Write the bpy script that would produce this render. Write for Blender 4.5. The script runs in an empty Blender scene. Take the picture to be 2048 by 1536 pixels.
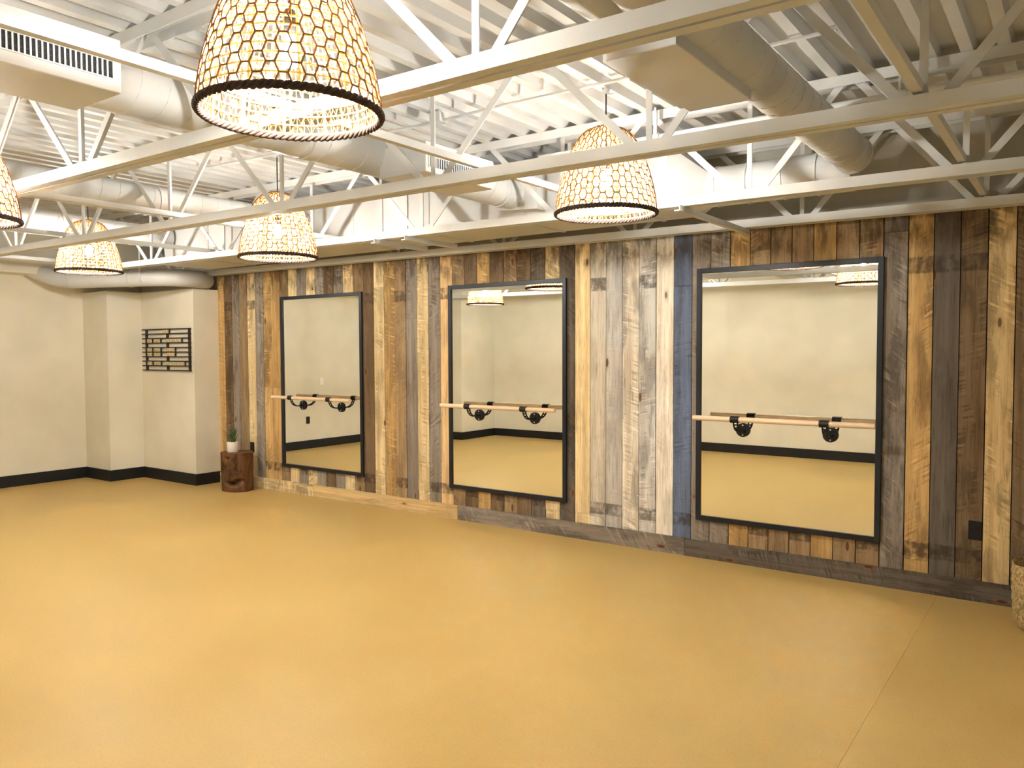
import bpy, math, random
from mathutils import Vector, Matrix

random.seed(7)
sc = bpy.context.scene
COL = sc.collection

# ------------------------------------------------------------------ camera
F_PX = 1577.0
cam_d = bpy.data.cameras.new('camera')
cam_d.sensor_width = 36.0
cam_d.lens = F_PX / 2048.0 * 36.0
cam_d.clip_start = 0.02
cam = bpy.data.objects.new('camera', cam_d)
COL.objects.link(cam)
yaw, pitch, roll = math.radians(54.206), math.radians(2.413), math.radians(-0.22)
fwd = Vector((-math.cos(yaw) * math.cos(pitch), math.sin(yaw) * math.cos(pitch), -math.sin(pitch)))
r0 = fwd.cross(Vector((0, 0, 1))).normalized()
u0 = r0.cross(fwd)
rt = math.cos(roll) * r0 + math.sin(roll) * u0
up = -math.sin(roll) * r0 + math.cos(roll) * u0
m = Matrix((rt, up, -fwd)).transposed().to_4x4()
m.translation = Vector((0, 0, 1.55))
cam.matrix_world = m
sc.camera = cam

# ------------------------------------------------------------------ world, exposure
w = bpy.data.worlds.new('world')
sc.world = w
w.use_nodes = True
w.node_tree.nodes['Background'].inputs[0].default_value = (0.9, 0.9, 1.0, 1)
w.node_tree.nodes['Background'].inputs[1].default_value = 0.02
sc.view_settings.view_transform = 'Standard'
sc.view_settings.look = 'None'
sc.view_settings.exposure = 0.0
sc.view_settings.gamma = 1.0
sc.view_settings.use_curve_mapping = False
BULB = 2050.0         # emission strength of every pendant bulb
BULB_COL = (1.0, 0.98, 0.92, 1)
sc.cycles.max_bounces = 6
sc.cycles.diffuse_bounces = 4
sc.cycles.sample_clamp_indirect = 400.0
sc.cycles.blur_glossy = 0.08
sc.cycles.use_denoising = True
sc.cycles.use_light_tree = False
sc.cycles.use_adaptive_sampling = True
sc.cycles.adaptive_threshold = 0.04

# ------------------------------------------------------------------ helpers
def lin(c):
    return tuple(((v / 255) / 12.92 if v / 255 <= 0.04045 else ((v / 255 + 0.055) / 1.055) ** 2.4) for v in c)

def tag(o, label=None, cat=None, group=None, kind=None):
    if label: o['label'] = label
    if cat: o['category'] = cat
    if group: o['group'] = group
    if kind: o['kind'] = kind
    return o

def empty(name, loc=(0, 0, 0)):
    o = bpy.data.objects.new(name, None)
    o.empty_display_size = 0.05
    o.location = loc
    COL.objects.link(o)
    return o

class MB:
    def __init__(self):
        self.v = []; self.f = []
    def box(self, x0, x1, y0, y1, z0, z1):
        n = len(self.v)
        self.v += [(x, y, z) for z in (z0, z1) for y in (y0, y1) for x in (x0, x1)]
        self.f += [tuple(n + i for i in q) for q in ((0, 2, 3, 1), (4, 5, 7, 6), (0, 1, 5, 4), (2, 6, 7, 3), (0, 4, 6, 2), (1, 3, 7, 5))]
        return self
    def prism(self, poly, axis, a, b):
        """closed 2D polygon extruded along axis 'x','y','z' from a to b"""
        n = len(self.v); k = len(poly)
        def P(p, t):
            return {'x': (t, p[0], p[1]), 'y': (p[0], t, p[1]), 'z': (p[0], p[1], t)}[axis]
        self.v += [P(p, a) for p in poly] + [P(p, b) for p in poly]
        for i in range(k):
            j = (i + 1) % k
            self.f.append((n + i, n + j, n + k + j, n + k + i))
        self.f.append(tuple(n + i for i in range(k))[::-1])
        self.f.append(tuple(n + k + i for i in range(k)))
        return self
    def tube(self, pts, r, sides=6, closed=False, cap=True):
        pts = [Vector(p) for p in pts]
        n0 = len(self.v); k = len(pts)
        rr = r if isinstance(r, (list, tuple)) else [r] * k
        prev = None
        for i, p in enumerate(pts):
            if closed:
                t = pts[(i + 1) % k] - pts[i - 1]
            else:
                t = pts[min(i + 1, k - 1)] - pts[max(i - 1, 0)]
            t.normalize()
            if prev is None:
                a = Vector((0, 0, 1)) if abs(t.z) < 0.9 else Vector((1, 0, 0))
                u = t.cross(a).normalized()
            else:
                u = (prev - t * prev.dot(t)).normalized()
            prev = u
            q = t.cross(u)
            for s in range(sides):
                an = 2 * math.pi * (s + 0.5) / sides
                self.v.append(tuple(p + rr[i] * (math.cos(an) * u + math.sin(an) * q)))
        rng = range(k if closed else k - 1)
        for i in rng:
            j = (i + 1) % k
            for s in range(sides):
                s2 = (s + 1) % sides
                self.f.append((n0 + i * sides + s, n0 + i * sides + s2, n0 + j * sides + s2, n0 + j * sides + s))
        if cap and not closed:
            self.f.append(tuple(n0 + s for s in range(sides))[::-1])
            self.f.append(tuple(n0 + (k - 1) * sides + s for s in range(sides)))
        return self
    def lathe(self, prof, seg=32, c=(0, 0, 0), capb=False, capt=False):
        n0 = len(self.v)
        for (r, z) in prof:
            for s in range(seg):
                a = 2 * math.pi * s / seg
                self.v.append((c[0] + r * math.cos(a), c[1] + r * math.sin(a), c[2] + z))
        for i in range(len(prof) - 1):
            for s in range(seg):
                s2 = (s + 1) % seg
                self.f.append((n0 + i * seg + s, n0 + i * seg + s2, n0 + (i + 1) * seg + s2, n0 + (i + 1) * seg + s))
        if capb: self.f.append(tuple(n0 + s for s in range(seg))[::-1])
        if capt: self.f.append(tuple(n0 + (len(prof) - 1) * seg + s for s in range(seg)))
        return self
    def mesh(self, name, mat, smooth=False):
        me = bpy.data.meshes.new(name)
        me.from_pydata(self.v, [], self.f)
        me.materials.append(mat)
        me.update()
        if smooth:
            me.polygons.foreach_set('use_smooth', [True] * len(me.polygons))
        return me
    def build(self, name, mat, parent=None, loc=(0, 0, 0), smooth=False):
        return add(name, self.mesh(name, mat, smooth), parent, loc)

def add(name, me, parent=None, loc=(0, 0, 0)):
    o = bpy.data.objects.new(name, me)
    o.location = loc
    o.parent = parent
    COL.objects.link(o)
    return o

def bev(o, w=0.003, seg=1):
    b = o.modifiers.new('bevel', 'BEVEL'); b.width = w; b.segments = seg; b.limit_method = 'ANGLE'
    return o

def autosmooth(me, ang=40):
    me.polygons.foreach_set('use_smooth', [True] * len(me.polygons))
    try:
        me.set_sharp_from_angle(angle=math.radians(ang))
    except Exception:
        pass
    return me

# ------------------------------------------------------------------ materials
class NT:
    def __init__(self, mat):
        self.t = mat.node_tree
    def n(self, kind, **kw):
        x = self.t.nodes.new(kind)
        for k, v in kw.items():
            if k.startswith('i_'):
                key = k[2:]
                x.inputs[int(key) if key.isdigit() else key.replace('_', ' ')].default_value = v
            else:
                setattr(x, k, v)
        return x
    def l(self, a, b):
        self.t.links.new(a, b)
    def math(self, op, a, b=None, c=None, clamp=False):
        x = self.n('ShaderNodeMath', operation=op, use_clamp=clamp)
        for i, v in enumerate((a, b, c)):
            if v is None: continue
            if hasattr(v, 'is_output'): self.l(v, x.inputs[i])
            else: x.inputs[i].default_value = v
        return x.outputs[0]
    def mix(self, fac, a, b, blend='MIX'):
        x = self.n('ShaderNodeMix', data_type='RGBA', blend_type=blend)
        for i, v in ((0, fac), (6, a), (7, b)):
            if hasattr(v, 'is_output'): self.l(v, x.inputs[i])
            elif i == 0: x.inputs[0].default_value = v
            else: x.inputs[i].default_value = (*v[:3], 1)
        return x.outputs[2]
    def ramp(self, v, a, b, o0=0.0, o1=1.0):
        x = self.n('ShaderNodeMapRange', interpolation_type='SMOOTHSTEP')
        self.l(v, x.inputs[0])
        x.inputs[1].default_value = a; x.inputs[2].default_value = b
        x.inputs[3].default_value = o0; x.inputs[4].default_value = o1
        return x.outputs[0]

def new_mat(name, color=(0.8, 0.8, 0.8), rough=0.6, metal=0.0, spec=0.5):
    mt = bpy.data.materials.new(name)
    mt.use_nodes = True
    b = mt.node_tree.nodes['Principled BSDF']
    b.inputs['Base Color'].default_value = (*color[:3], 1)
    b.inputs['Roughness'].default_value = rough
    b.inputs['Metallic'].default_value = metal
    b.inputs['Specular IOR Level'].default_value = spec
    return mt, NT(mt), b

def noisy(name, srgb, rough=0.6, scale=6.0, amount=0.12, bump=0.0, bscale=80.0, spec=0.4, stretch=(1, 1, 1)):
    mt, t, b = new_mat(name, lin(srgb), rough, 0, spec)
    geo = t.n('ShaderNodeNewGeometry')
    vm = t.n('ShaderNodeVectorMath', operation='MULTIPLY'); t.l(geo.outputs['Position'], vm.inputs[0]); vm.inputs[1].default_value = stretch
    nz = t.n('ShaderNodeTexNoise', i_Scale=scale, i_Detail=1.5); t.l(vm.outputs[0], nz.inputs['Vector'])
    c = lin(srgb)
    k0 = 1 - amount; k1 = 1 + amount
    col = t.mix(t.ramp(nz.outputs[0], 0.3, 0.7), tuple(v * k0 for v in c), tuple(min(1, v * k1) for v in c))
    t.l(col, b.inputs['Base Color'])
    if bump:
        n2 = t.n('ShaderNodeTexNoise', i_Scale=bscale, i_Detail=3.0); t.l(vm.outputs[0], n2.inputs['Vector'])
        bp = t.n('ShaderNodeBump', i_Strength=bump, i_Distance=0.01); t.l(n2.outputs[0], bp.inputs['Height'])
        t.l(bp.outputs[0], b.inputs['Normal'])
    return mt

def wood_mat(name, horizontal=False):
    mt, t, b = new_mat(name, (0.5, 0.4, 0.3), 0.8, 0, 0.25)
    info = t.n('ShaderNodeObjectInfo')
    geo = t.n('ShaderNodeNewGeometry')
    rnd = info.outputs['Random']
    sep = t.n('ShaderNodeSeparateXYZ'); t.l(geo.outputs['Position'], sep.inputs[0])
    comb = t.n('ShaderNodeCombineXYZ')
    ax, az = (sep.outputs[2], sep.outputs[0]) if horizontal else (sep.outputs[0], sep.outputs[2])
    t.l(t.math('MULTIPLY_ADD', rnd, 13.7, ax), comb.inputs[0])
    t.l(t.math('MULTIPLY', rnd, 7.1), comb.inputs[1])
    t.l(t.math('MULTIPLY_ADD', rnd, 29.0, az), comb.inputs[2])
    P = comb.outputs[0]
    r2 = t.math('FRACT', t.math('MULTIPLY', rnd, 17.31))
    r3 = t.math('FRACT', t.math('MULTIPLY', rnd, 41.77))
    def noise(s, detail=4.0, rough=0.6):
        vm = t.n('ShaderNodeVectorMath', operation='MULTIPLY'); t.l(P, vm.inputs[0]); vm.inputs[1].default_value = s
        nz = t.n('ShaderNodeTexNoise', i_Scale=1.0, i_Detail=detail, i_Roughness=rough); t.l(vm.outputs[0], nz.inputs['Vector'])
        return nz.outputs[0]
    base = info.outputs['Color']
    # long streaks of sapwood and heartwood
    streak = t.ramp(noise((22, 1, 0.7), 3), 0.35, 0.68)
    c = t.mix(streak, base, t.mix(1.0, base, (0.78, 0.72, 0.66), 'MULTIPLY'))
    pale = t.ramp(noise((16, 3, 0.5), 2), 0.55, 0.75)
    c = t.mix(t.math('MULTIPLY', pale, 0.55), c, t.mix(1.0, base, (1.30, 1.27, 1.22), 'MULTIPLY'))
    # weathered grey and brown patches
    patch = t.ramp(noise((7, 5, 1.7), 5, 0.65), 0.47, 0.62)
    c = t.mix(t.math('MULTIPLY', patch, t.math('MULTIPLY_ADD', r2, 0.5, 0.35)), c, t.mix(1.0, base, (0.40, 0.38, 0.37), 'MULTIPLY'))
    # fine grain
    grain = noise((110, 10, 5), 5, 0.7)
    c = t.mix(t.ramp(grain, 0.48, 0.72), c, t.mix(1.0, c, (0.62, 0.58, 0.54), 'MULTIPLY'))
    # saw marks, slightly curved and slanting, only on part of the boards
    vr = t.n('ShaderNodeVectorRotate', rotation_type='Y_AXIS'); t.l(P, vr.inputs['Vector'])
    t.l(t.math('MULTIPLY_ADD', r3, 1.3, -0.65), vr.inputs['Angle'])
    vs_ = t.n('ShaderNodeVectorMath', operation='MULTIPLY'); t.l(vr.outputs[0], vs_.inputs[0]); vs_.inputs[1].default_value = (6, 1, 62)
    wv = t.n('ShaderNodeTexNoise', i_Scale=1.0, i_Detail=2.0, i_Roughness=0.5); t.l(vs_.outputs[0], wv.inputs['Vector'])
    sawm = t.math('MULTIPLY', t.ramp(noise((12, 3, 3.0), 3), 0.42, 0.62), t.ramp(r2, 0.05, 0.45))
    lightline = t.math('MULTIPLY', t.ramp(wv.outputs[0], 0.56, 0.68), sawm)
    darkline = t.math('MULTIPLY', t.ramp(wv.outputs[0], 0.46, 0.34), sawm)
    c = t.mix(t.math('MULTIPLY', lightline, 0.65), c, t.mix(1.0, base, (1.5, 1.45, 1.35), 'MULTIPLY'))
    c = t.mix(t.math('MULTIPLY', darkline, 0.75), c, t.mix(1.0, base, (0.40, 0.37, 0.34), 'MULTIPLY'))
    # knots with a halo
    vk = t.n('ShaderNodeVectorMath', operation='MULTIPLY'); t.l(P, vk.inputs[0]); vk.inputs[1].default_value = (7.5, 1, 2.6)
    vo = t.n('ShaderNodeTexVoronoi', voronoi_dimensions='3D', i_Scale=1.0); t.l(vk.outputs[0], vo.inputs['Vector'])
    sc_ = t.n('ShaderNodeSeparateColor'); t.l(vo.outputs['Color'], sc_.inputs[0])
    gate = t.ramp(sc_.outputs[0], 0.40, 0.45)
    halo = t.math('MULTIPLY', t.ramp(vo.outputs['Distance'], 0.22, 0.07), gate)
    core = t.math('MULTIPLY', t.ramp(vo.outputs['Distance'], 0.105, 0.07), gate)
    c = t.mix(t.math('MULTIPLY', halo, 0.35), c, lin((150, 105, 60)))
    c = t.mix(t.math('MULTIPLY', core, 0.8), c, lin((72, 44, 24)))
    if not horizontal:
        # dark stain bands where battens once crossed the boards
        bn = noise((20, 5, 14), 4)
        for z0, hw, th in ((0.27, 0.055, 0.45), (2.08, 0.06, 0.55)):
            d = t.math('ABSOLUTE', t.math('SUBTRACT', sep.outputs[2], z0))
            mk = t.math('MULTIPLY', t.ramp(d, hw, hw * 0.75), t.ramp(r3, th, th + 0.02))
            mk = t.math('MULTIPLY', mk, t.ramp(bn, 0.30, 0.6))
            c = t.mix(t.math('MULTIPLY', mk, 0.72), c, lin((58, 46, 38)))
        up_ = t.math('MULTIPLY', t.ramp(sep.outputs[2], 2.12, 2.3), t.ramp(noise((16, 5, 6), 4), 0.42, 0.62))
        c = t.mix(t.math('MULTIPLY', up_, 0.6), c, lin((66, 52, 42)))
    t.l(c, b.inputs['Base Color'])
    bp = t.n('ShaderNodeBump', i_Strength=0.35, i_Distance=0.004)
    t.l(t.math('ADD', grain, t.math('MULTIPLY', darkline, -0.6)), bp.inputs['Height'])
    t.l(bp.outputs[0], b.inputs['Normal'])
    return mt

M = {}
M['wall'] = noisy('wall_paint', (222, 215, 196), 0.75, 3.0, 0.03)
M['upper'] = noisy('upper_wall_paint', (176, 172, 162), 0.8, 2.0, 0.05)
M['white'] = noisy('white_steel_paint', (202, 202, 200), 0.5, 5.0, 0.03)
M['deck'] = noisy('white_deck_paint', (196, 196, 194), 0.55, 4.0, 0.03)
M['ductw'] = noisy('white_duct_paint', (198, 198, 196), 0.45, 3.0, 0.03)
M['black'] = noisy('black_baseboard', (22, 23, 25), 0.5, 8.0, 0.1)
M['frame'] = noisy('navy_black_frame', (24, 28, 36), 0.42, 8.0, 0.1)
M['blackmetal'] = noisy('black_powder_coat', (10, 10, 12), 0.55, 20.0, 0.1)
M['dark'] = noisy('dark_void', (24, 24, 28), 0.8, 8.0, 0.1)
M['gap'] = noisy('dark_backing', (26, 22, 20), 0.9, 8.0, 0.1)
M['board'] = wood_mat('reclaimed_board')
M['plank'] = wood_mat('reclaimed_base_plank', True)
M['barwood'] = noisy('pale_bar_wood', (226, 200, 168), 0.45, 10.0, 0.06, stretch=(1, 12, 12))
M['pale'] = noisy('lit_rattan', (226, 190, 138), 0.6, 30.0, 0.12)  # inner rattan, with the glow from inside put into its pale colour
M['brown'] = noisy('backlit_rattan', (140, 100, 58), 0.7, 30.0, 0.2)  # same rattan on the outside, its backlit darkness put into the colour
for _k in ('pale', 'brown'):
    _m = M[_k] if _k in M else None
    if _m is None: continue
    _n = _m.node_tree
    _b = _n.nodes['Principled BSDF']; _o = [q for q in _n.nodes if q.type == 'OUTPUT_MATERIAL'][0]
    _t = _n.nodes.new('ShaderNodeBsdfTranslucent'); _x = _n.nodes.new('ShaderNodeMixShader'); _x.inputs[0].default_value = 0.35 if _k == 'pale' else 0.2
    _n.links.new(_b.inputs['Base Color'].links[0].from_socket, _t.inputs[0])
    _n.links.new(_b.outputs[0], _x.inputs[1]); _n.links.new(_t.outputs[0], _x.inputs[2]); _n.links.new(_x.outputs[0], _o.inputs[0])
M['rim'] = noisy('dark_braid', (62, 46, 38), 0.8, 60.0, 0.3)
M['pot'] = noisy('white_pot', (238, 234, 226), 0.4, 8.0, 0.03)
M['soil'] = noisy('potting_soil', (50, 38, 28), 0.9, 60.0, 0.3)
M['leaf'] = noisy('green_leaf', (62, 92, 48), 0.5, 25.0, 0.3)
M['leafdry'] = noisy('olive_leaf', (112, 108, 66), 0.6, 25.0, 0.2)
M['rail'] = noisy('dark_walnut_rail', (44, 28, 24), 0.55, 30.0, 0.2)
M['tile'] = noisy('cream_letter_tile', (226, 206, 160), 0.5, 40.0, 0.1)
M['ink'] = noisy('letter_ink', (92, 70, 40), 0.6, 40.0, 0.1)
M['plate'] = noisy('white_switch_plate', (240, 240, 234), 0.35, 8.0, 0.02)

# vinyl floor
mt, t, b = new_mat('tan_vinyl', lin((214, 177, 112)), 0.42, 0, 0.35)
geo = t.n('ShaderNodeNewGeometry')
n1 = t.n('ShaderNodeTexNoise', i_Scale=1.1, i_Detail=3.0); t.l(geo.outputs['Position'], n1.inputs['Vector'])
n2 = t.n('ShaderNodeTexNoise', i_Scale=95.0, i_Detail=4.0); t.l(geo.outputs['Position'], n2.inputs['Vector'])
c = t.mix(t.ramp(n1.outputs[0], 0.3, 0.7), lin((188, 158, 94)), lin((198, 168, 103)))
c = t.mix(t.math('MULTIPLY', t.ramp(n2.outputs[0], 0.45, 0.65), 0.22), c, lin((164, 135, 77)))
t.l(c, b.inputs['Base Color'])
rr = t.ramp(n1.outputs[0], 0.3, 0.7, 0.38, 0.5); t.l(rr, b.inputs['Roughness'])
bp = t.n('ShaderNodeBump', i_Strength=0.06, i_Distance=0.002); t.l(n2.outputs[0], bp.inputs['Height']); t.l(bp.outputs[0], b.inputs['Normal'])
M['floor'] = mt

# mirror glass
mt, t, b = new_mat('mirror_silver', (0.90, 0.915, 0.88), 0.0, 1.0)
M['mirror'] = mt

# bulb glass
mt = bpy.data.materials.new('glowing_bulb'); mt.use_nodes = True
nt = mt.node_tree; nt.nodes.clear()
em = nt.nodes.new('ShaderNodeEmission'); em.inputs[0].default_value = BULB_COL; em.inputs[1].default_value = BULB
ou = nt.nodes.new('ShaderNodeOutputMaterial'); nt.links.new(em.outputs[0], ou.inputs[0])
M['bulb'] = mt

# rough tree stump
mt, t, b = new_mat('stump_wood', lin((116, 72, 36)), 0.55, 0, 0.4)
geo = t.n('ShaderNodeNewGeometry')
vm = t.n('ShaderNodeVectorMath', operation='MULTIPLY'); t.l(geo.outputs['Position'], vm.inputs[0]); vm.inputs[1].default_value = (9, 9, 5)
n1 = t.n('ShaderNodeTexNoise', i_Scale=1.0, i_Detail=6.0, i_Roughness=0.65, i_Distortion=0.6); t.l(vm.outputs[0], n1.inputs['Vector'])
c = t.mix(t.ramp(n1.outputs[0], 0.32, 0.62), lin((48, 29, 17)), lin((112, 74, 38)))
n3 = t.n('ShaderNodeTexNoise', i_Scale=2.3, i_Detail=4.0); t.l(vm.outputs[0], n3.inputs['Vector'])
c = t.mix(t.math('MULTIPLY', t.ramp(n3.outputs[0], 0.58, 0.72), 0.6), c, lin((46, 27, 16)))
t.l(c, b.inputs['Base Color'])
bp = t.n('ShaderNodeBump', i_Strength=0.5, i_Distance=0.02); t.l(n1.outputs[0], bp.inputs['Height']); t.l(bp.outputs[0], b.inputs['Normal'])
M['stump'] = mt

# woven basket
mt, t, b = new_mat('woven_fibre', lin((170, 146, 98)), 0.85, 0, 0.2)
geo = t.n('ShaderNodeNewGeometry')
n1 = t.n('ShaderNodeTexNoise', i_Scale=70.0, i_Detail=4.0); t.l(geo.outputs['Position'], n1.inputs['Vector'])
c = t.mix(t.ramp(n1.outputs[0], 0.35, 0.65), lin((136, 112, 70)), lin((190, 166, 116)))
t.l(c, b.inputs['Base Color'])
bp = t.n('ShaderNodeBump', i_Strength=0.6, i_Distance=0.008); t.l(n1.outputs[0], bp.inputs['Height']); t.l(bp.outputs[0], b.inputs['Normal'])
M['basket'] = mt

# ------------------------------------------------------------------ room dimensions (metres; camera stands at x=0, y=0)
YF = 5.565            # face of the board wall
XL, XR = -10.0, 0.95
YB = -0.45
ZD = 2.965            # underside of the roof deck at x = 0
TILT = 0.007          # the roof rises a little towards -x
def zt(x): return -TILT * x

# floor of vinyl sheets
fl = MB().box(XL - 0.3, XR + 0.2, YB - 0.2, 5.8, -0.06, -0.006).build('floor', M['gap'])
tag(fl, kind='structure')
xs = [-0.70]
edges = [XR + 0.2] + xs + [XL - 0.3]
edges = sorted(e for e in edges if e >= XL - 0.3)
for a, bb in zip(edges[:-1], edges[1:]):
    if bb - a < 0.05: continue
    MB().box(a + 0.0005, bb - 0.0005, YB - 0.2, 5.8, -0.006, 0.0).build('floor_sheet', M['floor'], fl)

# roof deck with trapezoid flutes running along y
mb = MB()
pitch_d = 0.1524
prof = []
x = XL - 0.25
while x < XR + 0.2:
    prof += [(x, 0.0), (x + 0.052, 0.0), (x + 0.064, 0.048), (x + 0.1404, 0.048)]
    x += pitch_d
for (px, pz) in prof:
    for py in (YB - 0.2, 5.75):
        mb.v.append((px, py, ZD + zt(px) + pz))
for i in range(len(prof) - 1):
    mb.f.append((2 * i, 2 * i + 2, 2 * i + 3, 2 * i + 1))
ceil = mb.build('ceiling', M['deck'])
tag(ceil, kind='structure')

# walls
wf = MB().box(XL - 0.3, XR + 0.2, 5.59, 5.72, -0.05, 3.15).build('wall_front', M['gap'])
tag(wf, kind='structure')
MB().box(XL - 0.3, XR + 0.2, 5.572, 5.59, 2.43, 3.15).build('upper_panel', M['upper'], wf)
MB().box(XL - 0.3, -8.33, 5.572, 5.59, 0.0, 2.43).build('side_panel', M['wall'], wf)

wl = MB().box(XL - 0.15, XL, YB - 0.2, 5.59, -0.05, 3.15).build('wall_left', M['wall'])
tag(wl, kind='structure')
wc = MB()
wc.prism([(XL, 4.82), (-9.42, 4.82), (-9.42, 5.24), (-8.30, 5.24), (-8.30, 5.572), (XL, 5.572)], 'z', 0.0, 2.28)
wc = wc.build('wall_column', M['wall']); tag(wc, kind='structure')
wb2 = MB().box(XL, -8.73, YB, 0.50, 0.0, 3.1).build('wall_pier', M['wall']); tag(wb2, kind='structure')
wb = MB().box(XL - 0.15, XR + 0.15, YB - 0.15, YB, -0.05, 3.15).build('wall_back', M['wall']); tag(wb, kind='structure')
wr = MB().box(XR, XR + 0.15, YB - 0.15, 5.59, -0.05, 3.15).build('wall_right', M['wall']); tag(wr, kind='structure')

# black baseboards, one board per wall run
BH, BT = 0.132, 0.016
bl = MB().box(XL, XL + BT, 0.50, 4.82, 0, BH).build('baseboard_left', M['black']); tag(bl, kind='structure')
MB().box(XL, -9.42 + BT, 4.82 - BT, 4.82, 0, BH).build('baseboard_run', M['black'], bl)
MB().box(-9.42, -9.42 + BT, 4.82, 5.24, 0, BH).build('baseboard_run', M['black'], bl)
MB().box(-9.42 + BT, -8.30 + BT, 5.24 - BT, 5.24, 0, BH).build('baseboard_run', M['black'], bl)
MB().box(-8.30, -8.30 + BT, 5.24, 5.565, 0, BH).build('baseboard_run', M['black'], bl)
bb_ = MB().box(-8.73, XR, YB, YB + BT, 0, BH).build('baseboard_back', M['black']); tag(bb_, kind='structure')
MB().box(-8.73, -8.73 + BT, YB + BT, 0.50 + BT, 0, BH).build('baseboard_run', M['black'], bb_)
MB().box(XL + BT, -8.73, 0.50, 0.50 + BT, 0, BH).build('baseboard_run', M['black'], bb_)
br = MB().box(XR - BT, XR, YB + BT, 5.54, 0, BH).build('baseboard_right', M['black']); tag(br, kind='structure')

# header box along the top of the left wall
hb = MB().box(XL, -9.70, 0.52, 4.81, 2.45, 2.62).build('trim_1', M['wall']); tag(hb, kind='structure')

# ------------------------------------------------------------------ reclaimed boards
TONES = dict(T=(220, 194, 142), L=(240, 218, 170), Y=(204, 170, 114), B=(166, 142, 108), K=(130, 109, 82), G=(154, 145, 134),
             D=(114, 105, 95), W=(230, 222, 206), C=(206, 204, 200), U=(112, 126, 156), P=(244, 238, 226), O=(226, 194, 144))
SEQ = 'K T K D Y G B B Y B B B Y G G U P C W C W L D L D K B K Y K B O G L G B Y L K B L G K G L G L B Y Y G L B G K Y G'.split()
PW = 0.1455
UNIT = MB().box(-0.5, 0.5, 0, 1, 0, 1).mesh('board', M['board'])
SPLIT = {36: [0.36, 2.18], 32: [0.22], 33: [1.86], 31: [1.98], 14: [2.03], 20: [0.21], 16: [0.30], 19: [0.2], 4: [2.3],
         10: [2.25], 47: [1.15], 48: [1.15], 40: [2.24], 22: [2.06, 0.2], 25: [0.22], 3: [0.20], 43: [2.2], 50: [0.35]}
def shade_col(c, k):
    return tuple(min(1.0, v * k) for v in lin(c))
for i, tone in enumerate(SEQ):
    k = i - 1
    x1 = -0.32 - PW * k; x0 = x1 - PW
    cuts = [0.0] + sorted(SPLIT.get(k, [])) + [2.44]
    for j, (za, zb_) in enumerate(zip(cuts[:-1], cuts[1:])):
        o = add('board', UNIT, wf, ((x0 + x1) / 2, YF + random.uniform(-0.002, 0.003), za + (0.0015 if j else 0)))
        o.scale = (PW - random.uniform(0.0045, 0.0075), 0.026, zb_ - za - (0.0015 if j else 0))
        kk = random.uniform(0.9, 1.08) * (random.uniform(0.8, 1.05) if j else 1)
        o.color = (*shade_col(TONES[tone], kk), 1)
xr = -0.32 + PW
for i, tone in enumerate('BTGYKBT'):
    o = add('board', UNIT, wf, (xr + PW * (i + 0.5), YF, 0)); o.scale = (PW - 0.004, 0.026, 2.44)
    o.color = (*shade_col(TONES[tone], 1), 1)
# horizontal planks along the floor
PL = MB().box(0, 1, 0, 1, 0, 1).mesh('base_plank', M['plank'])
for (a, bb, tone, h) in ((-8.30, -6.62, 'L', 0.125), (-6.617, -4.62, 'T', 0.128), (-4.617, -2.40, 'G', 0.13), (-2.397, -0.10, 'D', 0.125), (-0.097, XR - 0.02, 'G', 0.125)):
    o = add('base_plank', PL, wf, (a, 5.54, 0)); o.scale = (bb - a, 0.026, h); o.color = (*shade_col(TONES[tone], 0.95), 1)

# ------------------------------------------------------------------ roof joists
NODES = [0.60, -0.47] + [-1.53 - 1.235 * i for i in range(7)]
JH = 2.382
WEB = {}
def web_mesh(dx, dz, wdt):
    key = (round(dx, 3), round(dz, 3), wdt)
    if key not in WEB:
        d = Vector((dx, 0, dz)); L = d.length
        b_ = MB()
        t_ = 0.006
        b_.prism([(-wdt / 2, -wdt / 2), (wdt / 2, -wdt / 2), (wdt / 2, -wdt / 2 + t_), (-wdt / 2 + t_, -wdt / 2 + t_), (-wdt / 2 + t_, wdt / 2), (-wdt / 2, wdt / 2)], 'z', 0, L)
        ang = math.atan2(dx, dz)
        ca, sa = math.cos(ang), math.sin(ang)
        b_.v = [(x * ca + z * sa, y, -x * sa + z * ca) for (x, y, z) in b_.v]
        WEB[key] = b_.mesh('web_member', M['white'])
    return WEB[key]
def chord(y0, zoff, top):
    b_ = MB()
    xa, xb = XL + 0.01, XR - 0.01
    t_ = 0.007
    for (ya, yb, out) in ((y0, y0 + 0.043, 0), (y0 + 0.057, y0 + 0.10, 1)):
        if top:
            h = 0.055
            poly = [(ya, 0), (ya + t_, 0), (ya + t_, h - t_), (yb, h - t_), (yb, h), (ya, h)] if out == 0 else \
                   [(ya, h - t_), (yb - t_, h - t_), (yb - t_, 0), (yb, 0), (yb, h), (ya, h)]
        else:
            h = 0.055
            poly = [(ya, 0), (yb, 0), (yb, t_), (ya + t_, t_), (ya + t_, h), (ya, h)] if out == 0 else \
                   [(ya, 0), (yb, 0), (yb, h), (yb - t_, h), (yb - t_, t_), (ya, t_)]
        n = len(b_.v)
        b_.prism([(p[0], p[1] + zoff) for p in poly], 'x', xa, xb)
        b_.v[n:] = [(x, y, z + zt(x)) for (x, y, z) in b_.v[n:]]
    return b_
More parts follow.
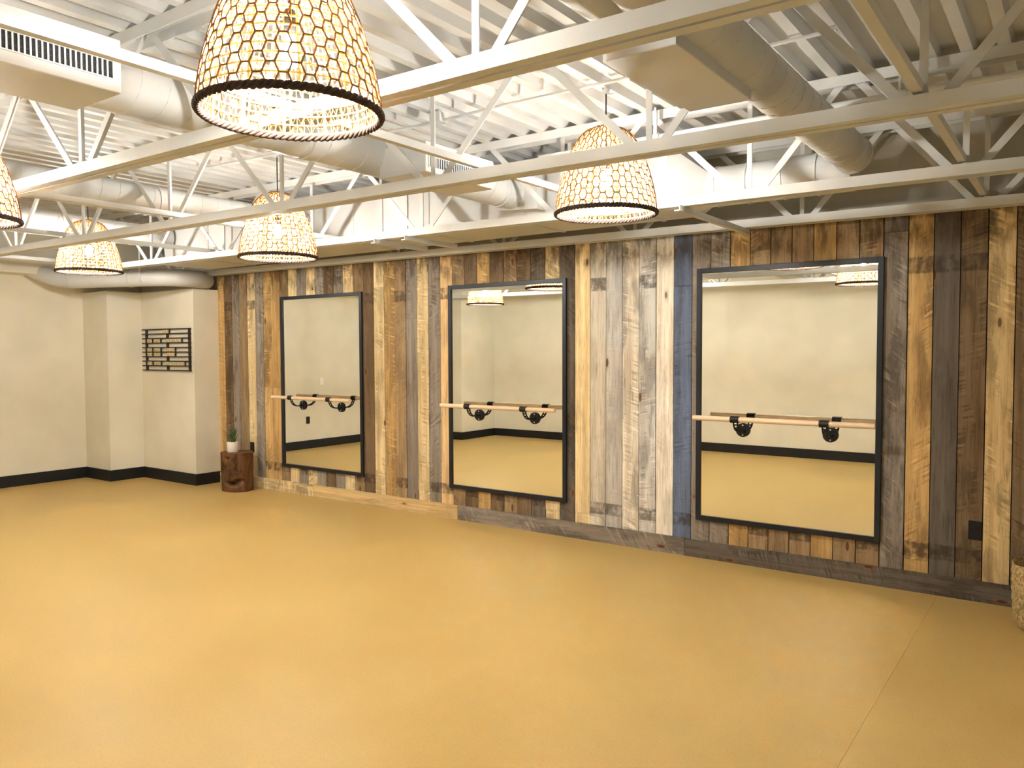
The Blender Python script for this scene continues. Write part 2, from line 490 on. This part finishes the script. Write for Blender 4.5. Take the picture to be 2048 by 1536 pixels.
def joist(y0, label):
    e = empty('roof_joist', (0, y0, JH))
    tag(e, label, 'joist', 'open web roof joists')
    chord(0, 0, False).build('bottom_chord', M['white'], e)
    ztop = ZD - JH - 0.056
    chord(0, ztop, True).build('top_chord', M['white'], e)
    ym = 0.05
    for i, xn in enumerate(NODES):
        z0 = 0.012 + zt(xn)
        add('web_member', web_mesh(0, ztop + 0.03 - 0.012, 0.028), e, (xn, ym, z0))
        for nb in (i - 1, i + 1):
            if 0 <= nb < len(NODES):
                xm = (xn + NODES[nb]) / 2
            else:
                xm = xn + (0.45 if nb < i else -0.6)
                if not (XL + 0.05 < xm < XR - 0.05): continue
            s = 1 if xm > xn else -1
            add('web_member', web_mesh(round(xm - xn - s * 0.07, 3), round(ztop + 0.02, 3), 0.036), e, (xn + s * 0.04, ym, z0))
    return e
for y0, lb in ((0.68, 'white steel joist nearest the plain back wall, seen only in the mirrors'),
               (1.90, 'white steel roof joist passing just behind the largest woven lamp'),
               (3.10, 'white steel roof joist crossing in front of the middle woven lamp'),
               (4.37, 'white steel roof joist running in front of the long rectangular duct'),
               (5.40, 'white steel roof joist along the top of the board wall')):
    joist(y0, lb)

# bridging angles that tie the joists together
def bridging(x, ya, yb, z, label):
    s = 0.034; t_ = 0.005
    o = MB().prism([(-s / 2, 0), (s / 2, 0), (s / 2, t_), (-s / 2 + t_, t_), (-s / 2 + t_, s), (-s / 2, s)], 'y', 0, yb - ya)
    o.v = [(-x_, y_, z_) for (x_, y_, z_) in o.v]
    o.f = [f_[::-1] for f_ in o.f]
    o = o.build('bridging_angle', M['white'], None, (x, ya, z + zt(x)))
    tag(o, label, 'steel angle', 'bridging angles across the joists')
zb2 = JH + 0.065
bridging(-0.485, YB + 0.02, 5.54, zb2, 'white bridging angle at far right, beside the spiral duct')
bridging(-2.47, YB + 0.02, 4.70, zb2, 'white bridging angle passing behind the largest lamp to the middle lamp')
bridging(-5.10, YB + 0.02, 4.70, zb2, 'white bridging angle in front of the second spiral duct from the left')
bridging(-6.75, YB + 0.02, 4.70, zb2, 'white bridging angle behind the farthest woven lamp')
bridging(-8.85, 0.55, 4.70, zb2, 'white bridging angle nearest the left wall')
bridging(-4.10, 4.31, 4.92, JH - 0.036, 'short white angle hung under the rectangular duct, right of a pair')
bridging(-4.42, 4.31, 4.92, JH - 0.036, 'short white angle hung under the rectangular duct, left of a pair')
bridging(-1.92, 4.31, 5.50, JH - 0.036, 'short white angle under the round duct end above the large mirror')

# ------------------------------------------------------------------ ducts
def helix(axis_pts, r, pitch_h=0.13, seg=14):
    a, b2 = Vector(axis_pts[0]), Vector(axis_pts[1])
    d = b2 - a; L = d.length; d.normalize()
    u = d.cross(Vector((0, 0, 1))).normalized(); v = u.cross(d)
    n = int(L / pitch_h * seg)
    return [a + d * (i / seg * pitch_h) + (r + 0.0005) * (math.cos(2 * math.pi * i / seg) * u + math.sin(2 * math.pi * i / seg) * v) for i in range(n + 1)]
def tube_part(name, a, b2, r, parent, sides=32):
    mb_ = MB().tube([a, b2], r, sides)
    me = autosmooth(mb_.mesh(name, M['ductw']))
    return add(name, me, parent)
def collar(c, d, r, parent, w_=0.02):
    c = Vector(c); d = Vector(d).normalized()
    mb_ = MB().tube([c - d * w_ / 2, c + d * w_ / 2], r, 32)
    return add('collar', autosmooth(mb_.mesh('collar', M['ductw'])), parent)
def spiral_duct(x, ya, yb, z, r, label, collars=()):
    e = empty('spiral_duct', (0, 0, 0)); tag(e, label, 'duct', 'round air ducts')
    tube_part('duct_tube', (x, ya, z), (x, yb, z), r, e)
    MB().tube(helix(((x, ya, z), (x, yb, z)), r), 0.0035, 4).build('spiral_seam', M['ductw'], e)
    for c in collars: collar((x, c, z), (0, 1, 0), r + 0.007, e)
    return e
def register(parent, x0, x1, ya, yb, z0, z1, gy0, gy1, rows, face):
    """rectangular register box on a duct; the grille of upright slats sits on its x = face side"""
    bx = bev(MB().box(x0, x1, ya, yb, z0, z1).build('register_box', M['ductw'], parent), 0.003)
    s = 1 if face == x1 else -1
    for (ga, gb) in rows:
        MB().box(min(face, face + s * 0.002), max(face, face + s * 0.002), gy0, gy1, ga, gb).build('grille_back', M['dark'], bx)
        fr = MB()
        for (p, q, a_, c_) in ((gy0 - 0.006, gy1 + 0.006, gb, gb + 0.005), (gy0 - 0.006, gy1 + 0.006, ga - 0.005, ga), (gy0 - 0.006, gy0, ga, gb), (gy1, gy1 + 0.006, ga, gb)):
            fr.box(min(face, face + s * 0.006), max(face, face + s * 0.006), p, q, a_, c_)
        fr.build('grille_frame', M['ductw'], bx)
        sl = MB().box(0, 0.006, -0.003, 0.003, 0, gb - ga).mesh('grille_slat', M['ductw'])
        n = int((gy1 - gy0) / 0.0185)
        for i in range(1, n):
            add('grille_slat', sl, bx, (face if s > 0 else face - 0.006, gy0 + (gy1 - gy0) * i / n, ga))
        hz = MB()
        for f_ in (0.33, 0.67):
            zz = ga + (gb - ga) * f_
            hz.box(min(face + s * 0.001, face + s * 0.003), max(face + s * 0.001, face + s * 0.003), gy0, gy1, zz - 0.0018, zz + 0.0018)
        hz.build('grille_bar', M['black'], bx)
    return bx

d1 = spiral_duct(-3.32, 0.25, 4.66, 2.675, 0.116, 'white spiral duct with two grille boxes, behind the largest lamp', (1.05, 2.35, 2.75, 3.45, 4.45))
register(d1, -3.25, -2.90, 0.35, 1.56, 2.506, 2.70, 0.45, 1.525, [(2.552, 2.612)], -2.90)
register(d1, -3.25, -2.90, 3.23, 3.84, 2.525, 2.69, 3.26, 3.79, [(2.555, 2.61), (2.64, 2.652)], -2.90)
MB().prism([(-3.44, 2.56), (-3.10, 2.54), (-3.10, 2.80), (-3.44, 2.80)], 'y', 4.60, 4.715).build('takeoff_boot', M['ductw'], d1)
d2 = spiral_duct(-5.70, 0.25, 4.70, 2.69, 0.108, 'white spiral duct above the farthest lamp, second from the left wall', (2.2, 3.3, 4.4))
d3 = spiral_duct(-7.87, 0.55, 4.70, 2.755, 0.110, 'white spiral duct nearest the left wall', (2.0, 3.6))

d4 = spiral_duct(-1.08, 0.9, 4.838, 2.66, 0.102, 'large white spiral duct with a wide box, upper right above the big mirror', (2.2, 4.82))
bx = bev(MB().box(-1.315, -1.06, 2.37, 3.07, 2.52, 2.74).build('register_box', M['ductw'], d4), 0.003)
register(d4, -1.345, -1.315, 2.40, 3.04, 2.53, 2.73, 2.44, 3.0, [(2.57, 2.69)], -1.345)
tube_part('inlet_stub', (-1.24, 1.4, 2.665), (-1.24, 2.37, 2.665), 0.085, d4)

# long rectangular duct with its round end
e = empty('rectangular_duct', (0, 0, 0)); tag(e, 'long white rectangular duct with round end, along the board wall', 'duct')
bev(MB().box(-8.0, -2.17, 4.725, 5.28, 2.48, 2.86).build('duct_body', M['ductw'], e), 0.004)
cl = MB().box(-0.012, 0.012, 4.719, 5.286, 2.474, 2.866).mesh('drive_cleat', M['ductw'])
for x in (-7.2, -6.3, -5.08, -4.22, -3.3, -2.45): add('drive_cleat', cl, e, (x, 0, 0))
st = MB().box(-0.014, 0.014, 4.712, 4.725, 2.47, 2.99).mesh('hanger_strap', M['ductw'])
for x in (-6.8, -4.73, -4.45, -2.9): add('hanger_strap', st, e, (x, 0, 0))
# square to round transition
mb_ = MB(); SEGS = 32
def sq(i):
    a = 2 * math.pi * i / SEGS + math.pi / 4 * 0
    cy, cz = math.cos(a), math.sin(a); mx = max(abs(cy), abs(cz))
    return cy / mx, cz / mx, cy, cz
for (x, kind) in ((-2.17, 0), (-1.97, 1)):
    for i in range(SEGS):
        sy, sz, cy, cz = sq(i)
        if kind == 0: mb_.v.append((x, 5.0025 + sy * 0.2775, 2.67 + sz * 0.19))
        else: mb_.v.append((x, 4.97 + cy * 0.125, 2.605 + cz * 0.125))
for i in range(SEGS):
    j = (i + 1) % SEGS
    mb_.f.append((i, j, SEGS + j, SEGS + i))
add('transition', autosmooth(mb_.mesh('transition', M['ductw'])), e)
tube_part('round_run', (-1.97, 4.97, 2.605), (-1.10, 4.97, 2.605), 0.125, e)
for x in (-1.92, -1.72, -1.50, -1.30): collar((x, 4.97, 2.605), (1, 0, 0), 0.130, e, 0.016)

# bent duct over the wall column
e = empty('bent_duct', (0, 0, 0)); tag(e, 'white bent round duct slung over the letter board corner', 'duct', 'round air ducts')
path = [(-9.90, 4.16, 2.545), (-9.78, 4.245, 2.475), (-9.62, 4.33, 2.415), (-9.4, 4.43, 2.385), (-8.9, 4.65, 2.385), (-8.42, 4.86, 2.385), (-8.28, 4.97, 2.385), (-8.23, 5.10, 2.385), (-8.25, 5.26, 2.385), (-8.36, 5.45, 2.385)]
pp = []
P_ = [Vector(p) for p in path]
for i in range(len(P_) - 1):
    p0 = P_[max(i - 1, 0)]; p1 = P_[i]; p2 = P_[i + 1]; p3 = P_[min(i + 2, len(P_) - 1)]
    for s in range(5):
        t_ = s / 5
        pp.append(0.5 * ((2 * p1) + (p2 - p0) * t_ + (2 * p0 - 5 * p1 + 4 * p2 - p3) * t_ ** 2 + (3 * p1 - p0 - 3 * p2 + p3) * t_ ** 3))
pp.append(P_[-1])
add('duct_tube', autosmooth(MB().tube(pp, 0.098, 28).mesh('duct_tube', M['ductw'])), e)
for q in (15, 22):
    collar(pp[q], pp[q + 1] - pp[q - 1], 0.104, e, 0.018)
add('hanger_strap', MB().box(-0.012, 0.012, -0.107, -0.101, -0.06, 0.62).mesh('hanger_strap', M['ductw']), e, tuple(pp[24]))

# sprinkler pipe
e = empty('sprinkler_pipe', (0, 0, 0)); tag(e, 'thin white sprinkler pipe running behind the middle lamp', 'pipe')
add('pipe_run', autosmooth(MB().tube([(-2.88, 4.31, 2.80), (XR - 0.01, 4.31, 2.80)], 0.018, 14).mesh('pipe_run', M['white'])), e)
add('pipe_branch', autosmooth(MB().tube([(-2.06, 4.31, 2.80), (-2.06, 4.31, 2.96)], 0.012, 10).mesh('pipe_branch', M['white'])), e)
for x in (-2.06, -0.75):
    add('coupling', autosmooth(MB().tube([(x - 0.03, 4.31, 2.80), (x + 0.03, 4.31, 2.80)], 0.024, 14).mesh('coupling', M['white'])), e)
    MB().box(x - 0.006, x + 0.006, 4.304, 4.316, 2.81, 2.975).build('hanger_rod', M['white'], e)

# electrical conduit bent along the deck
e = empty('conduit', (0, 0, 0)); tag(e, 'thin white conduit crossing the deck above the middle lamp', 'conduit')
add('conduit_run', autosmooth(MB().tube([(-5.6, 3.62, 2.975), (-3.3, 3.64, 2.93), (-3.0, 3.64, 2.93), (-2.75, 3.66, 2.945), (-1.5, 3.7, 2.95), (-0.9, 3.7, 2.955)], 0.009, 8).mesh('conduit_run', M['white'])), e)
MB().box(-3.2, -3.12, 3.60, 3.68, 2.92, 2.975).build('junction_box', M['white'], e)

# ------------------------------------------------------------------ woven pendant lamps
RL, HL = 0.2735, 0.46
PROF = [(0.0, 1.0), (0.11, 0.985), (0.29, 0.93), (0.46, 0.85), (0.60, 0.775), (0.70, 0.70), (0.80, 0.63), (0.90, 0.51), (0.96, 0.39), (1.0, 0.22)]
# arc-length table
TAB = []
def raw(h):
    for (a, ra), (b2, rb) in zip(PROF[:-1], PROF[1:]):
        if h <= b2: return ra + (rb - ra) * (h - a) / (b2 - a)
    return PROF[-1][1]
s_ = 0; last = None
for i in range(121):
    h = i / 120; p = (raw(h) * RL, h * HL)
    if last: s_ += math.dist(p, last)
    TAB.append((s_, p[0], p[1])); last = p
SL = s_
def at(s):
    s = max(0, min(SL, s))
    for a, b2 in zip(TAB[:-1], TAB[1:]):
        if s <= b2[0]:
            k = (s - a[0]) / max(1e-9, b2[0] - a[0])
            return a[1] + (b2[1] - a[1]) * k, a[2] + (b2[2] - a[2]) * k
    return TAB[-1][1], TAB[-1][2]
def SP(th, s, off=0.0):
    r, h = at(s)
    return ((r + off) * math.cos(th), (r + off) * math.sin(th), h)
TAU = 2 * math.pi
NH, ROWH = 48, 0.060
hexm = MB(); seen = set()
nrow = int(SL / ROWH) + 1
def key(p): return (round(p[0] * 2) % (NH * 3), round(p[1] * 2))
for i in range(NH):
    for j in range(-1, nrow + 1):
        cx, cy = 1.5 * i, j + 0.5 * (i % 2)
        vs = [(cx + 1, cy), (cx + 0.5, cy + 0.5), (cx - 0.5, cy + 0.5), (cx - 1, cy), (cx - 0.5, cy - 0.5), (cx + 0.5, cy - 0.5)]
        for q in range(6):
            a, b2 = vs[q], vs[(q + 1) % 6]
            kk = frozenset((key(a), key(b2)))
            if kk in seen: continue
            seen.add(kk)
            sa, sb = a[1] * ROWH, b2[1] * ROWH
            if min(sa, sb) < -0.001 or max(sa, sb) > SL - 0.005: continue
            ta, tb = a[0] / (NH * 1.5) * TAU, b2[0] / (NH * 1.5) * TAU
            j0 = random.uniform(-0.004, 0.004)
            hexm.tube([SP(ta, sa, 0.004), SP(tb, sb, 0.004)], 0.0029, 4, cap=False)
HEX = hexm.mesh('hex_weave', M['brown'])
rg = MB()
s = 0.006
while s < SL:
    rg.tube([SP(TAU * i / 56, s, -0.002) for i in range(56)], 0.0031, 4, closed=True)
    s += 0.0285 if s < SL * 0.62 else 0.017
RINGS = rg.mesh('shade_rings', M['pale'], True)
sp = MB()
for i in range(72):
    th = TAU * i / 72
    sp.tube([SP(th, SL * q / 14 * (0.94 if i % 2 else 1.0)) for q in range(15)], 0.0011, 3)
for i in range(12):
    th = TAU * (i + 0.3) / 12
    sp.tube([SP(th, SL * q / 14, -0.006) for q in range(15)], 0.0038, 4)
SPOKES = sp.mesh('shade_spokes', M['pale'])
zz = MB()
for k in range(3):
    pts = []
    for i in range(108):
        pts.append(SP(TAU * i / 108, 0.006 + 0.03 * (k if i % 2 else k + 1), -0.004))
    zz.tube(pts, 0.0016, 3, closed=True)
ZIG = zz.mesh('inner_zigzag', M['pale'])
rm = MB()
for k in range(3):
    pts = []
    for i in range(216):
        th = TAU * i / 216
        ph = th * 26 + TAU * k / 3
        rr_ = RL + 0.002 + 0.0062 * math.cos(ph); z_ = -0.004 + 0.0075 * math.sin(ph)
        pts.append((rr_ * math.cos(th), rr_ * math.sin(th), z_))
    rm.tube(pts, 0.0068, 5, closed=True)
RIM = rm.mesh('braided_rim', M['rim'], True)
TOPR = MB().tube([SP(TAU * i / 28, SL) for i in range(28)], 0.006, 5, closed=True).mesh('top_ring', M['brown'], True)
bm_ = MB()
prb = [(0.0005, -0.042), (0.021, -0.034), (0.030, -0.011), (0.027, 0.016), (0.014, 0.060)]
bm_.lathe(prb, 8)
BULBM = bm_.mesh('bulb', M['bulb'], True)
SOCK = MB().lathe([(0.001, 0.0), (0.021, 0.0), (0.022, 0.05), (0.016, 0.075), (0.004, 0.08)], 16).mesh('socket', M['blackmetal'], True)
SPID = MB()
for k in range(3):
    a = TAU * k / 3
    SPID.tube([(0.01 * math.cos(a), 0.01 * math.sin(a), HL - 0.004), (0.056 * math.cos(a), 0.056 * math.sin(a), HL)], 0.003, 4)
SPIDM = SPID.mesh('hanging_bracket', M['blackmetal'])
def lamp(x, y, z, label, rot):
    e = empty('pendant_lamp', (x, y, z)); tag(e, label, 'lamp', 'woven pendant lamps')
    e.rotation_euler = (0, 0, rot)
    for nm, me in (('hex_weave', HEX), ('shade_rings', RINGS), ('shade_spokes', SPOKES), ('inner_zigzag', ZIG), ('braided_rim', RIM), ('top_ring', TOPR), ('hanging_bracket', SPIDM)):
        add(nm, me, e)
    bl_ = add('bulb', BULBM, e, (0, 0, 0.175))
    add('socket', SOCK, e, (0, 0, 0.235))
    top = ZD + zt(x) - z
    add('cord', MB().tube([(0, 0, 0.33), (0, 0, top - 0.01)], 0.004, 8).mesh('cord', M['blackmetal']), e)
    add('ceiling_hook', MB().lathe([(0.001, -0.03), (0.018, -0.03), (0.022, -0.005), (0.022, 0.0)], 14).mesh('ceiling_hook', M['white'], True), e, (0, 0, top))
lamp(-2.00, 1.61, 2.29, 'largest woven pendant lamp, nearest the camera at top left of centre', 0.3)
lamp(-2.135, 3.85, 2.305, 'woven pendant lamp above the gap between the second and third mirrors', 1.1)
lamp(-4.79, 3.72, 2.245, 'woven pendant lamp hanging above and left of the leftmost mirror', 2.0)
lamp(-7.45, 3.66, 2.30, 'farthest woven pendant lamp, near the letter board corner', 0.7)
lamp(-4.57, 1.60, 2.225, 'woven pendant lamp cut off by the left edge of the picture', 1.6)
lamp(-7.35, 1.60, 2.26, 'woven pendant lamp seen only in the middle mirror', 2.6)

# ------------------------------------------------------------------ mirrors
ZM0, ZM1 = 0.2846, 2.1475
def mirror(x0, label):
    wd = 1.2716; fw = 0.036
    e = empty('wall_mirror', (x0, 5.54, ZM0)); tag(e, label, 'mirror', 'black framed wall mirrors')
    h = ZM1 - ZM0
    for (a, b2, c_, d_) in ((0, fw, 0, h), (wd - fw, wd, 0, h), (fw, wd - fw, 0, fw), (fw, wd - fw, h - fw, h)):
        bev(MB().box(a, b2, 0, 0.024, c_, d_).build('frame_rail', M['frame'], e), 0.002)
    MB().box(fw, wd - fw, 0.013, 0.020, fw, h - fw).build('mirror_glass', M['mirror'], e)
# ballet barres
BAR_Y, BAR_Z = 5.382, 1.062
barm = autosmooth(MB().tube([(-0.61, 0, 0), (0.61, 0, 0)], 0.0185, 20).mesh('bar', M['barwood']))
clm = autosmooth(MB().tube([(-0.03, 0, 0), (0.03, 0, 0)], 0.0245, 20).mesh('clamp', M['blackmetal']))
dkm = autosmooth(MB().tube([(0, 0.170, 0), (0, 0.158, 0)], 0.050, 32).mesh('wall_plate', M['blackmetal']))
arm = MB()
pts = []
for i in range(13):
    a = math.pi / 2 * i / 12
    pts.append((0.0, 0.160 - 0.150 * math.sin(a) , -0.087 - 0.015 * math.sin(a * 2) + 0.075 * (1 - math.cos(a))))
for sx in (-0.014, 0.014):
    arm.tube([(sx, p[1], p[2]) for p in pts], 0.006, 6)
for i in range(0, 13, 2):
    p = pts[i]; arm.tube([(-0.014, p[1], p[2]), (0.014, p[1], p[2])], 0.006, 5)
armm = arm.mesh('arm', M['blackmetal'])
screw = MB().tube([(0, 0.159, 0), (0, 0.1565, 0)], 0.006, 8).mesh('screw', M['white'])
def barre(xc, label):
    e = empty('ballet_barre', (xc, BAR_Y, BAR_Z)); tag(e, label, 'barre', 'wall mounted ballet barres')
    add('bar', barm, e)
    for dx in (-0.30, 0.30):
        br_ = add('bracket', armm, e, (dx, 0, 0))
        add('wall_plate', dkm, br_, (0, 0, -0.087))
        add('clamp', clm, br_)
        for zz_ in (-0.035, 0.035): add('screw', screw, br_, (0, 0, -0.087 + zz_))
for i, (lm, lb) in enumerate((('leftmost tall mirror in a black frame, nearest the stump', 'pale wood barre on the leftmost mirror'),
                              ('middle tall mirror in a black frame, reflecting two lamps', 'pale wood barre on the middle mirror'),
                              ('rightmost and largest looking mirror in a black frame', 'pale wood barre on the rightmost mirror'))):
    x0 = -7.1248 + 2.4067 * i
    mirror(x0, lm)
    barre(x0 + 0.655, lb)

# ------------------------------------------------------------------ outlets and switch
def outlet(loc, axis, matr, label, cat, wd=0.072, ht=0.115):
    e = empty('wall_' + cat, loc); tag(e, label, 'wall ' + cat)
    t_ = 0.007
    def bx_(a, b2, c_, d_, t0, t1):
        if axis == 'y': return MB().box(a, b2, -t1, -t0, c_, d_)
        return MB().box(t0, t1, a, b2, c_, d_)
    bev(bx_(-wd / 2, wd / 2, -ht / 2, ht / 2, 0, t_).build('cover_plate', matr, e), 0.002)
    if cat == 'outlet':
        for s in (-1, 1):
            bx_(-0.017, 0.017, s * 0.021 - 0.014, s * 0.021 + 0.014, t_, t_ + 0.0015).build('socket_face', matr, e)
    else:
        bx_(-0.017, 0.017, -0.032, 0.032, t_, t_ + 0.003).build('rocker', matr, e)
outlet((-0.504, YF - 0.002, 0.436), 'y', M['blackmetal'], 'black outlet plate low on the right end of the board wall', 'outlet')
outlet((-7.685, YF - 0.002, 0.458), 'y', M['blackmetal'], 'black outlet plate on the boards just above the stump', 'outlet')
outlet((XL, 2.82, 0.455), 'x', M['blackmetal'], 'black outlet plate on the left wall, seen in the leftmost mirror', 'outlet')
outlet((XL, 2.53, 1.067), 'x', M['plate'], 'white switch plate on the left wall, seen in the leftmost mirror', 'switch')

# ------------------------------------------------------------------ letter board
e = empty('letter_board', (-9.36, 5.24, 1.333)); tag(e, 'dark slatted letter board with cream tiles on the pale wall', 'letter board')
LW, LH = 1.03, 0.49
rlm = MB().box(0, LW, -0.030, -0.012, -0.006, 0.006).mesh('rail', M['rail'])
for i in range(10):
    add('rail', rlm, e, (0, 0, LH * i / 9))
pst = MB().box(-0.022, 0.022, -0.012, 0.0, -0.004, LH + 0.004).mesh('post', M['rail'])
for x in (0.07, 0.53, 0.985): add('post', pst, e, (x, 0, 0))
pitch_r = LH / 9
TW = 0.036
tl = MB().box(0, TW - 0.0025, -0.020, -0.013, 0.007, pitch_r - 0.007).mesh('letter_tile', M['tile'])
rows = {8: [(0.43, 4)], 6: [(0.10, 3), (0.245, 4), (0.51, 9)], 4: [(0.10, 3), (0.245, 4), (0.515, 5)], 3: [(0.10, 3), (0.245, 4), (0.515, 5)], 1: [(0.10, 3), (0.245, 4), (0.46, 12)]}
GL = []
for g in range(7):
    mbg = MB(); rg_ = random.Random(g)
    a, b2 = 0.008, TW - 0.011; z0, z1 = 0.015, pitch_r - 0.015
    zm = (z0 + z1) / 2
    segs = [(a, a + 0.004, z0, z1), (b2 - 0.004, b2, z0, z1), (a, b2, z1 - 0.004, z1), (a, b2, zm - 0.002, zm + 0.002), (a, b2, z0, z0 + 0.004)]
    for q in rg_.sample(segs, 3): mbg.box(q[0], q[1], -0.0206, -0.020, q[2], q[3])
    GL.append(mbg.mesh('letter', M['ink']))
spc = MB().box(0, 0.014, -0.022, -0.012, 0.004, pitch_r - 0.004).mesh('spacer', M['rail'])
for r_, groups in rows.items():
    for (xa, n) in groups:
        for i in range(n):
            tile = add('letter_tile', tl, e, (xa + i * TW, 0, r_ * pitch_r))
            add('letter', random.choice(GL), tile)
        add('spacer', spc, e, (xa + n * TW + 0.004, 0, r_ * pitch_r))

# ------------------------------------------------------------------ stump, pot plant, basket
mb_ = MB(); NS, NZ = 64, 44
rnd = random.Random(3)
ph = [rnd.uniform(0, 6.28) for _ in range(6)]
def stump_r(th, z):
    k = 1 + 0.05 * math.sin(2 * th + ph[0]) + 0.035 * math.sin(3 * th + ph[1]) + 0.02 * math.sin(7 * th + ph[2] + 6 * z) + 0.01 * math.sin(13 * th + ph[3] + 15 * z)
    def dent(t0, z0, wt, wz, dp):
        d = (th - t0 + math.pi) % TAU - math.pi
        return dp * math.exp(-(d / wt) ** 2 - ((z - z0) / wz) ** 2)
    k -= dent(-1.05, 0.095, 0.42, 0.020, 0.50)      # split near the foot
    k -= dent(-0.55, 0.125, 0.25, 0.020, 0.40)
    k -= dent(-1.95, 0.22, 0.20, 0.07, 0.42)        # hollow on the left side
    k -= dent(-1.35, 0.375, 0.16, 0.016, 0.30)
    k += 0.05 * (0.43 - z) * math.sin(th - 1.0) - 0.08 * max(0, 0.2 - z)
    return k
for j in range(NZ + 1):
    z = 0.43 * j / NZ
    for i in range(NS):
        th = TAU * i / NS
        k = stump_r(th, z)
        mb_.v.append((0.178 * k * math.cos(th), 0.172 * k * math.sin(th), z))
for j in range(NZ):
    for i in range(NS):
        i2 = (i + 1) % NS
        mb_.f.append((j * NS + i, j * NS + i2, (j + 1) * NS + i2, (j + 1) * NS + i))
mb_.v.append((0, 0, 0.43)); c_ = len(mb_.v) - 1
for i in range(NS): mb_.f.append((NZ * NS + i, NZ * NS + (i + 1) % NS, c_))
mb_.f.append(tuple(range(NS))[::-1])
o = add('tree_stump', autosmooth(mb_.mesh('tree_stump', M['stump']), 50), None, (-7.65, 5.335, 0))
tag(o, 'brown tree stump side table standing on the floor by the board wall', 'stump')

e = empty('potted_plant', (-7.68, 5.30, 0.4305)); tag(e, 'small spiky green plant in a white pot on the stump', 'plant')
add('pot', autosmooth(MB().lathe([(0.002, 0.0), (0.057, 0.0), (0.061, 0.005), (0.063, 0.112), (0.062, 0.115), (0.057, 0.115), (0.056, 0.098), (0.002, 0.098)], 32).mesh('pot', M['pot'])), e)
add('soil', MB().lathe([(0.056, 0.1), (0.03, 0.104), (0.001, 0.105)], 20).mesh('soil', M['soil'], True), e)
rl = random.Random(11)
for i in range(34):
    th = rl.uniform(0, TAU); ln = rl.uniform(0.10, 0.19); lean = rl.uniform(0.05, 0.45); r_ = rl.uniform(0, 0.035)
    dry = i >= 26
    if dry:
        th = -2.4 + rl.uniform(-0.8, 0.8); ln = rl.uniform(0.17, 0.27); lean = rl.uniform(0.55, 1.0)
    mbl = MB(); w0 = 0.0085 if not dry else 0.004
    base = Vector((r_ * math.cos(th), r_ * math.sin(th), 0.105))
    d_ = Vector((math.cos(th), math.sin(th), 0)); sd = Vector((-math.sin(th), math.cos(th), 0))
    for q in range(6):
        f_ = q / 5
        c0 = base + d_ * ln * math.sin(lean) * f_ * (0.6 + 0.4 * f_) + Vector((0, 0, ln * math.cos(lean) * f_))
        ww = w0 * (1 - f_) ** 0.7 + 0.0006
        mbl.v += [tuple(c0 + sd * ww), tuple(c0 - sd * ww), tuple(c0 + d_ * ww * 0.5)]
    for q in range(5):
        a = q * 3
        mbl.f += [(a, a + 2, a + 5, a + 3), (a + 2, a + 1, a + 4, a + 5), (a + 1, a, a + 3, a + 4)]
    mbl.build('leaf', M['leafdry'] if dry else M['leaf'], e)

bk = MB()
pr_ = [(0.002, 0.0), (0.175, 0.0), (0.198, 0.012), (0.212, 0.05), (0.222, 0.16), (0.226, 0.30), (0.224, 0.355), (0.218, 0.362), (0.212, 0.355), (0.213, 0.28), (0.205, 0.05), (0.002, 0.03)]
bk.lathe(pr_, 44)
bk.v = [(x, y, z + (0.006 * math.sin(5 * math.atan2(y, x)) if z > 0.33 else 0)) for (x, y, z) in bk.v]
e = empty('basket', (-0.065, 5.21, 0)); tag(e, 'sandy woven basket at the right edge of the picture', 'basket')
add('basket_body', autosmooth(bk.mesh('basket_body', M['basket']), 60), e)
bd = MB()
for zz_, r_ in ((0.06, 0.2135), (0.11, 0.2185), (0.16, 0.222), (0.21, 0.2238), (0.26, 0.2252), (0.31, 0.226)):
    bd.tube([(r_ * math.cos(TAU * i / 44), r_ * math.sin(TAU * i / 44), zz_ + 0.002 * math.sin(i)) for i in range(44)], 0.004, 4, closed=True)
bd.build('coil_bands', M['basket'], e, smooth=True)
